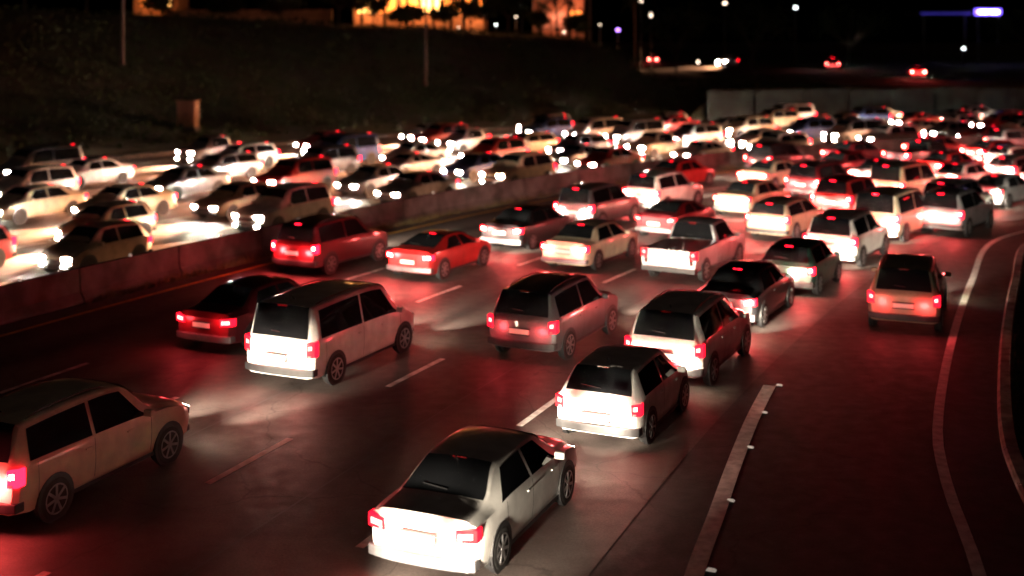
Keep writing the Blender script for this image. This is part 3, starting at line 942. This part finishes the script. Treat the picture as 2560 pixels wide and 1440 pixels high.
    finish('bumper', lamp(-bw, bw, yf - .2, yf + .045, zb0 + .04, zb0 + .17, 0, 12), M['plastic'], root, bevel=.02)
    finish('grille', lamp(-.42, .42, yf - .05, yf + .02, h0 - .13, h0 + .03, 0, 4), M['plastic'], root)
    for s in (-1, 1):
        q = side_pt(b1 - .18, .08, s)
        bm = B(); box(bm, -.09, .09, -.05, .05, -.055, .065); o = finish('mirror', bm, PAINT['white'], root, bevel=.025); o.location = q + Vector((s * .11, .05, .05))
    i, j = S['rw']; q = st[j]
    bm = B(); box(bm, -.12, .12, q[0] - .05, q[0] - .01, q[3] - .012, q[3] + .032); finish('brake_light', bm, M['tail_lens'], root)
    if lod == 0:
        for s in (-1, 1):
            for y in ((mid - .14, mid + .9) if not is_cab else (mid - .2,)):
                q = at(y); zz = q[1] + (q[2] - q[1]) * .84
                bm = B(); x = s * q[4] * .99; box(bm, min(x, x + s * .03), max(x, x + s * .03), y - .1, y + .06, zz - .014, zz + .014); finish('door_handle', bm, PAINT['white'], root, bevel=.008)
            for y in (mid, b1 + .04, b0 + .2):
                bm = B(); q = at(y); r = sect(q)[2:7]
                rows = [[bm.verts.new(warp((s * (a + .003), y + e, z))) for e in (-.006, .006)] for a, z in r]
                for a, b in zip(rows, rows[1:]): bm.faces.new((a[0], a[1], b[1], b[0]))
                finish('door_seam', bm, M['plastic'], root)
            bm = B(); rows = []
            for k in range(9):
                y = yr + .55 + (yf - yr - 1.1) * k / 8
                q = at(y)
                rows.append([bm.verts.new(warp((s * (q[4] * .965 + .012), y, q[1] + e))) for e in (.0, .07)])
            for a, b in zip(rows, rows[1:]): bm.faces.new((a[0], a[1], b[1], b[0]))
            finish('sill_trim', bm, M['plastic'], root)
        i, j = S['rw']
        y = st[i][0] + (st[j][0] - st[i][0]) * .2
        bm = B(); tube(bm, warp((.05, y - .03, at(y)[3] + .03)), warp((-.38, y + .02, at(y)[3] + .055)), .01, .008, 6); finish('wiper', bm, M['plastic'], root)
        bm = B(); tube(bm, (.0, b0 + .35, at(b0 + .35)[3]), (0, b0 + .2, at(b0 + .35)[3] + .14), .018, .006, 6); finish('aerial', bm, M['plastic'], root)
        if kind in ('suv', 'van', 'wagon'):
            for s in (-1, 1):
                bm = B()
                prev = None
                for k in range(7):
                    y = r0_ + .1 + (r1_ - r0_ - .3) * k / 6
                    q = at(y); p = Vector((s * (q[5] - .1), y, q[3] + (.045 if 0 < k < 6 else .0)))
                    if prev is not None: tube(bm, prev, p, .014, .014, 6)
                    prev = p
                finish('roof_rail', bm, M['dark_steel'], root)

def pickup_parts(root, lod):
    L = 5.3
    st = [(.1 - .6, .3, 1.05, 1.10, .94, .84), (-.4, .3, 1.06, 1.66, .94, .68), (.4, .3, 1.05, 1.74, .94, .69), (.9, .3, 1.04, 1.68, .94, .66), (1.55, .3, 1.04, 1.12, .94, .80), (2.3, .32, 1.0, 1.06, .93, .78), (2.58, .36, .86, .92, .9, .74), (2.65, .42, .76, .8, .84, .7)]
    SPEC['pickup_cab'] = dict(L=L, st=st, rw=(0, 1), ws=(3, 4), belt=(-.3, 1.35), roof=(-.25, .85), wheels=(-1.65, 1.65), tz=(.8, 1.05), hz=(.76, .94), plate=.6)
    car_parts('pickup_cab', lod, root)
    for o in list(root.children):
        if o.name.startswith(('tail_light', 'number_plate', 'bumper')) and o.type == 'MESH':
            ys = [v.co.y for v in o.data.vertices]
            if max(ys) < 1:
                dy = -2.6 + .49
                o.location.y += dy
    bm = B(); box(bm, -.92, .92, -2.6, -.52, .42, .62)
    box(bm, -.94, -.84, -2.6, -.52, .62, 1.08); box(bm, .84, .94, -2.6, -.52, .62, 1.08)
    finish('cargo_bed', bm, PAINT['white'], root)
    bm = B(); box(bm, -.73, .73, -2.62, -2.54, .55, 1.09); finish('tailgate', bm, PAINT['white'], root, bevel=.015)

PROTO = {}
def proto(kind, lod):
    root = empty(kind)
    if kind == 'pickup': pickup_parts(root, lod)
    else: car_parts(kind, lod, root)
    for ch in root.children:
        if ch.name.split('.')[0] in ('body', 'mirror', 'door_handle', 'cargo_bed', 'tailgate', 'cargo_box'):
            ch.material_slots[0].link = 'OBJECT'
    return root

def copy_car(src, dst):
    for ch in src.children:
        c = ch.copy(); C.objects.link(c); c.parent = dst
        for g2 in ch.children:
            d = g2.copy(); C.objects.link(d); d.parent = c

def remove_tree(o):
    for ch in list(o.children): remove_tree(ch)
    bpy.data.objects.remove(o)

NAMES = {'sedan': 'sedan', 'hatchback': 'hatchback', 'suv': 'suv', 'van': 'van', 'pickup': 'pickup_truck', 'coupe': 'coupe', 'wagon': 'estate_car'}
WORD = {'sedan': 'sedan', 'hatchback': 'hatchback', 'suv': 'SUV', 'van': 'van', 'pickup': 'pickup truck', 'coupe': 'coupe', 'wagon': 'estate car'}
CAT = {'sedan': 'car', 'hatchback': 'car', 'suv': 'car', 'van': 'van', 'pickup': 'pickup truck', 'coupe': 'car', 'wagon': 'car'}
def length(kind): return {'sedan': 4.7, 'hatchback': 3.8, 'suv': 4.7, 'van': 5.0, 'pickup': 5.25, 'coupe': 4.4, 'wagon': 4.7}[kind]
def rear_y(kind): return {'pickup': -2.65}.get(kind) or -length(kind) / 2
def front_y(kind): return {'pickup': 2.65}.get(kind) or length(kind) / 2

beam_near = bpy.data.lights.new('headlight_beam', 'SPOT')
beam_near.energy = 3000; beam_near.spot_size = rad(46); beam_near.spot_blend = 0.9; beam_near.shadow_soft_size = .08; beam_near.color = (1.0, .84, .64)
beam_far = bpy.data.lights.new('headlight_beam', 'SPOT')
beam_far.energy = 23000; beam_far.spot_size = rad(62); beam_far.spot_blend = 0.8; beam_far.shadow_soft_size = .1; beam_far.color = (1.0, .43, .21)
glow = bpy.data.lights.new('tail_glow', 'POINT')
glow.energy = 24; glow.shadow_soft_size = .12; glow.color = (1.0, .05, .06)
glow_hot = glow.copy(); glow_hot.energy = 125; glow_hot.color = (1.0, .07, .07)

def add_light(data, parent, loc, rot=(0, 0, 0)):
    o = bpy.data.objects.new(data.name, data)
    o.location = loc; o.rotation_euler = rot; o.parent = parent
    C.objects.link(o)

def place(kind, colour, p, heading, label, group, lod, facing='away', z=0.0, hot=False, beams=True, cool=False):
    key = (kind, lod)
    if key not in PROTO: PROTO[key] = proto(kind, lod)
    t = empty(NAMES[kind], (p[0], p[1], z), -heading)
    copy_car(PROTO[key], t)
    for ch in t.children:
        b = ch.name.split('.')[0]
        if ch.type == 'MESH' and ch.material_slots[0].link == 'OBJECT':
            ch.material_slots[0].material = PAINT[colour]
        if not hot and facing == 'away':
            b_ = ch.name.split('.')[0]
            if b_ in ('brake_light', 'tail_light'):
                ch.material_slots[0].link = 'OBJECT'
                ch.material_slots[0].material = M['tail_off' if b_ == 'brake_light' else 'tail_dim']
                for g2 in ch.children:
                    if g2.name.startswith('bulb'):
                        g2.material_slots[0].link = 'OBJECT'
                        g2.material_slots[0].material = M['tail_core_dim']
    y0, y1 = rear_y(kind), front_y(kind)
    if facing == 'away':
        add_light(glow_hot if hot else glow, t, (-.55, y0 - .14, .8))
        add_light(glow_hot if hot else glow, t, (.55, y0 - .14, .8))
        if beams:
            for s in (-.6, .6): add_light(beam_near, t, (s, y1 + .1, .72), (rad(82), 0, 0))
    else:
        add_light(beam_far, t, (0, y1 + .12, .75), (rad(70), 0, 0))
    tag(t, label, CAT[kind], group)
    return t

def on_path(kind, q_rear, off):
    """centre and heading of a car whose rear bumper stands at q_rear"""
    (cx, cy), _ = ref.pt(q_rear + length(kind) / 2, off)
    (ax, ay), _ = ref.pt(q_rear + .3, off)
    (bx, by), _ = ref.pt(q_rear + length(kind) - .3, off)
    h = math.atan2(bx - ax, by - ay)
    return (cx, cy), h

G1 = 'cars driving away with red tail lights'
LOFF = {1: -1.9, 2: 1.95, 3: 5.8, 4: 9.65, 5: 13.5}
NEAR = [
 # lane, s, kind, colour, label, hot, dx
 (1, 25.2, 'sedan', 'silver', None, 0, 0),  # unseen car, added so its headlights light the white sedan's tail
 (1, 32.0, 'sedan', 'white', 'white sedan nearest the camera, its brightly lit tail cut near the bottom edge', 0, .45),
 (1, 38.6, 'hatchback', 'white', 'small white hatchback directly ahead of the nearest white sedan', 0, 0),
 (1, 42.9, 'suv', 'white', 'white SUV close in front of the small white hatchback', 0, 0),
 (1, 49.0, 'sedan', 'black', 'black sedan between the white SUV and the dark green hatchback in the rightmost through lane', 1, .35),
 (1, 54.2, 'hatchback', 'green', 'dark green hatchback in the rightmost through lane ahead of the black sedan', 1, 0),
 (1, 59.4, 'suv', 'white', 'white SUV in the rightmost through lane just ahead of the dark green hatchback', 1, 0),
 (1, 65.6, 'van', 'cream', 'cream van in the rightmost through lane, third vehicle beyond the dark green hatchback', 1, .2),
 (1, 72.3, 'suv', 'white', 'white SUV just beyond the cream van in the rightmost through lane', 1, -.2),
 (1, 78.3, 'sedan', 'silver', None, 1, 0), (1, 84.3, 'suv', 'white', None, 1, 0), (1, 90, 'sedan', 'red', None, 1, 0), (1, 96, 'sedan', 'white', None, 1, 0),
 (2, 43.5, 'suv', 'grey', 'grey SUV in the second lane, left of the white SUV', 0, 0),
 (2, 54.2, 'pickup', 'silver', 'silver pickup truck in the second lane, left of the dark green hatchback', 0, 0),
 (2, 63.6, 'wagon', 'beige', 'beige estate car in the second lane with peach-lit tail', 1, 0),
 (2, 70.2, 'suv', 'red', None, 1, 0), (2, 76.0, 'van', 'cream', None, 1, 0), (2, 82.2, 'sedan', 'white', None, 1, 0), (2, 88, 'wagon', 'silver', None, 1, 0), (2, 94, 'sedan', 'white', None, 1, 0), (2, 100, 'suv', 'red', None, 1, 0),
 (3, 30.9, 'suv', 'cream', 'cream SUV at the left edge in the lower part of the photo', 1, .3),
 (3, 39.2, 'van', 'white', 'pinkish white van in the middle lane, large at lower left', 0, .2),
 (3, 54.2, 'sedan', 'cream', 'cream sedan with blazing tail lights near the middle of the photo', 1, 0),
 (3, 61.5, 'coupe', 'maroon', None, 0, 0), (3, 68.3, 'sedan', 'beige', None, 1, 0), (3, 75, 'suv', 'maroon', None, 1, 0), (3, 81, 'sedan', 'silver', None, 1, 0), (3, 87, 'sedan', 'red', None, 1, 0), (3, 93, 'wagon', 'white', None, 1, 0), (3, 99.4, 'sedan', 'white', None, 1, 0), (3, 106, 'suv', 'grey', None, 1, 0),
 (4, 41.0, 'sedan', 'maroon', 'maroon sedan at the left of the photo in the fourth lane from the right', 0, 0),
 (4, 50.6, 'coupe', 'red', 'red coupe with bright tail lights below the median barrier, left of centre', 1, 0),
 (4, 56.4, 'sedan', 'black', 'black sedan, first of the close trio in the fourth lane at the centre', 1, 0),
 (4, 61.6, 'suv', 'grey', 'grey SUV in the middle of the close trio at the centre', 1, 0),
 (4, 66.9, 'suv', 'white', 'white SUV leading the close trio at the centre', 1, 0),
 (4, 76.6, 'sedan', 'cream', 'cream sedan with yellow-lit tail ahead of the close trio', 1, 0),
 (4, 83, 'sedan', 'maroon', None, 1, 0), (4, 89, 'pickup', 'black', None, 1, 0), (4, 95, 'sedan', 'red', None, 1, 0), (4, 101, 'sedan', 'silver', None, 1, 0), (4, 107, 'van', 'maroon', None, 1, 0),
 (5, 49.5, 'suv', 'maroon', 'maroon SUV beside the median barrier left of centre', 1, 0),
 (5, 73.8, 'sedan', 'red', 'red sedan beside the median barrier, right of the close trio', 1, 0),
 (5, 82, 'suv', 'black', None, 1, 0), (5, 88, 'sedan', 'maroon', None, 1, 0), (5, 94, 'sedan', 'red', None, 1, 0), (5, 100, 'suv', 'silver', None, 1, 0), (5, 106, 'sedan', 'black', None, 1, 0), (5, 112, 'sedan', 'red', None, 1, 0),
]
ORD = ['first', 'second', 'third', 'fourth', 'fifth', 'sixth', 'seventh', 'eighth', 'ninth', 'tenth', 'eleventh', 'twelfth', 'thirteenth', 'fourteenth', 'fifteenth', 'sixteenth', 'seventeenth', 'eighteenth', 'nineteenth', 'twentieth']
LW = {1: 'rightmost through lane', 2: 'second lane from the right', 3: 'third lane from the right', 4: 'fourth lane from the right', 5: 'lane beside the median'}
cnt = {}
for lane, s, kind, colour, label, hot, dx in NEAR:
    (p, h) = on_path(kind, s, LOFF[lane] + dx)
    k = cnt[lane] = cnt.get(lane, 0) + 1
    if label is None:
        if lane == 1 and s < 30: label = 'silver sedan added unseen below the frame, its headlights lighting the nearest white sedan'
        else: label = '%s %s driving away, %s vehicle of the %s' % (colour, WORD[kind], ORD[k - 1 - (1 if lane == 1 else 0)], LW[lane])
    place(kind, colour, p, h, label, G1, 0, 'away', hot=bool(hot))

# exit ramp vehicles
e = px(2258, 836, 32.2)
place('suv', 'beige', (e.x + 2.35 * math.sin(rad(22)), e.y + 2.35 * math.cos(rad(22))), rad(22), 'beige SUV alone on the exit ramp with glowing red tail lights', G1, 0, hot=False, z=-.012)
e = px(2345, 592, 48.2)
place('suv', 'silver', (e.x + 2.35 * math.sin(rad(38)), e.y + 2.35 * math.cos(rad(38))), rad(38), 'silver SUV at the start of the exit ramp ahead of the beige one', G1, 0, hot=True, z=-.012)

# oncoming traffic
G2 = 'oncoming cars with lit headlights'
KS = ['sedan', 'wagon', 'suv', 'hatchback', 'suv', 'van', 'sedan', 'coupe', 'pickup']
CS = ['white', 'silver', 'grey', 'cream', 'silver', 'white', 'red', 'white', 'beige', 'silver', 'white', 'blue']
rnd = random.Random(21)
LO = ['oncoming lane next to the median', 'second oncoming lane from the median', 'third oncoming lane from the median', 'fourth oncoming lane from the median', 'fifth oncoming lane from the median', 'sixth oncoming lane from the median', 'farthest oncoming lane']
for k in range(7):
    off = 20.5 + 3.8 * k
    q = 37 + 2.2 * k + rnd.uniform(0, 4)
    idx = 0
    while q < 124 - k * .0:
        kind = rnd.choice(KS)
        (cx, cy), h0_ = ref.pt(q, off)
        u = 1280 + 3000 * cx / cy
        if k == 3 and 1560 < u < 1640: kind = 'van'
        gap = rnd.uniform(1.4, 3.8)
        L = length(kind)
        q += L / 2
        (p, _), = (ref.pt(q, off + rnd.uniform(-.3, .3)),)
        (a, _), (b, _) = ref.pt(q - L / 2 + .3, off), ref.pt(q + L / 2 - .3, off)
        h = math.atan2(b[0] - a[0], b[1] - a[1]) + math.pi
        u = 1280 + 3000 * p[0] / p[1]
        if -150 < u < 2660:
            colour = rnd.choice(CS)
            place(kind, colour, p, h, '%s %s, %s from the left in the %s' % (colour, WORD[kind], ORD[idx], LO[k]), G2, 1, 'toward')
            idx += 1
        q += L / 2 + gap * (1.25 if q < 62 else .8)

# distant cars on the upper road
for u, v, Y, kind, col, hd, lab in ((1635, 148, 222, 'sedan', 'maroon', 12, 'maroon car with red lights, leftmost on the distant upper road'),
                             (1818, 155, 194, 'suv', 'white', -145, 'white SUV facing the camera on the distant upper road'),
                             (2085, 162, 178, 'van', 'black', 20, 'dark van with red lights in the middle of the distant upper road'),
                             (2290, 173, 148, 'sedan', 'red', 12, 'red car with tail lights, rightmost on the distant upper road')):
    a = px(u, v, Y)
    place(kind, col, (a.x, a.y), rad(hd), lab, 'distant cars on the upper road', 1, 'away' if abs(hd) < 90 else 'toward', z=hz(a.x, a.y) + .12, hot=True, beams=False)

for r_ in PROTO.values(): remove_tree(r_)
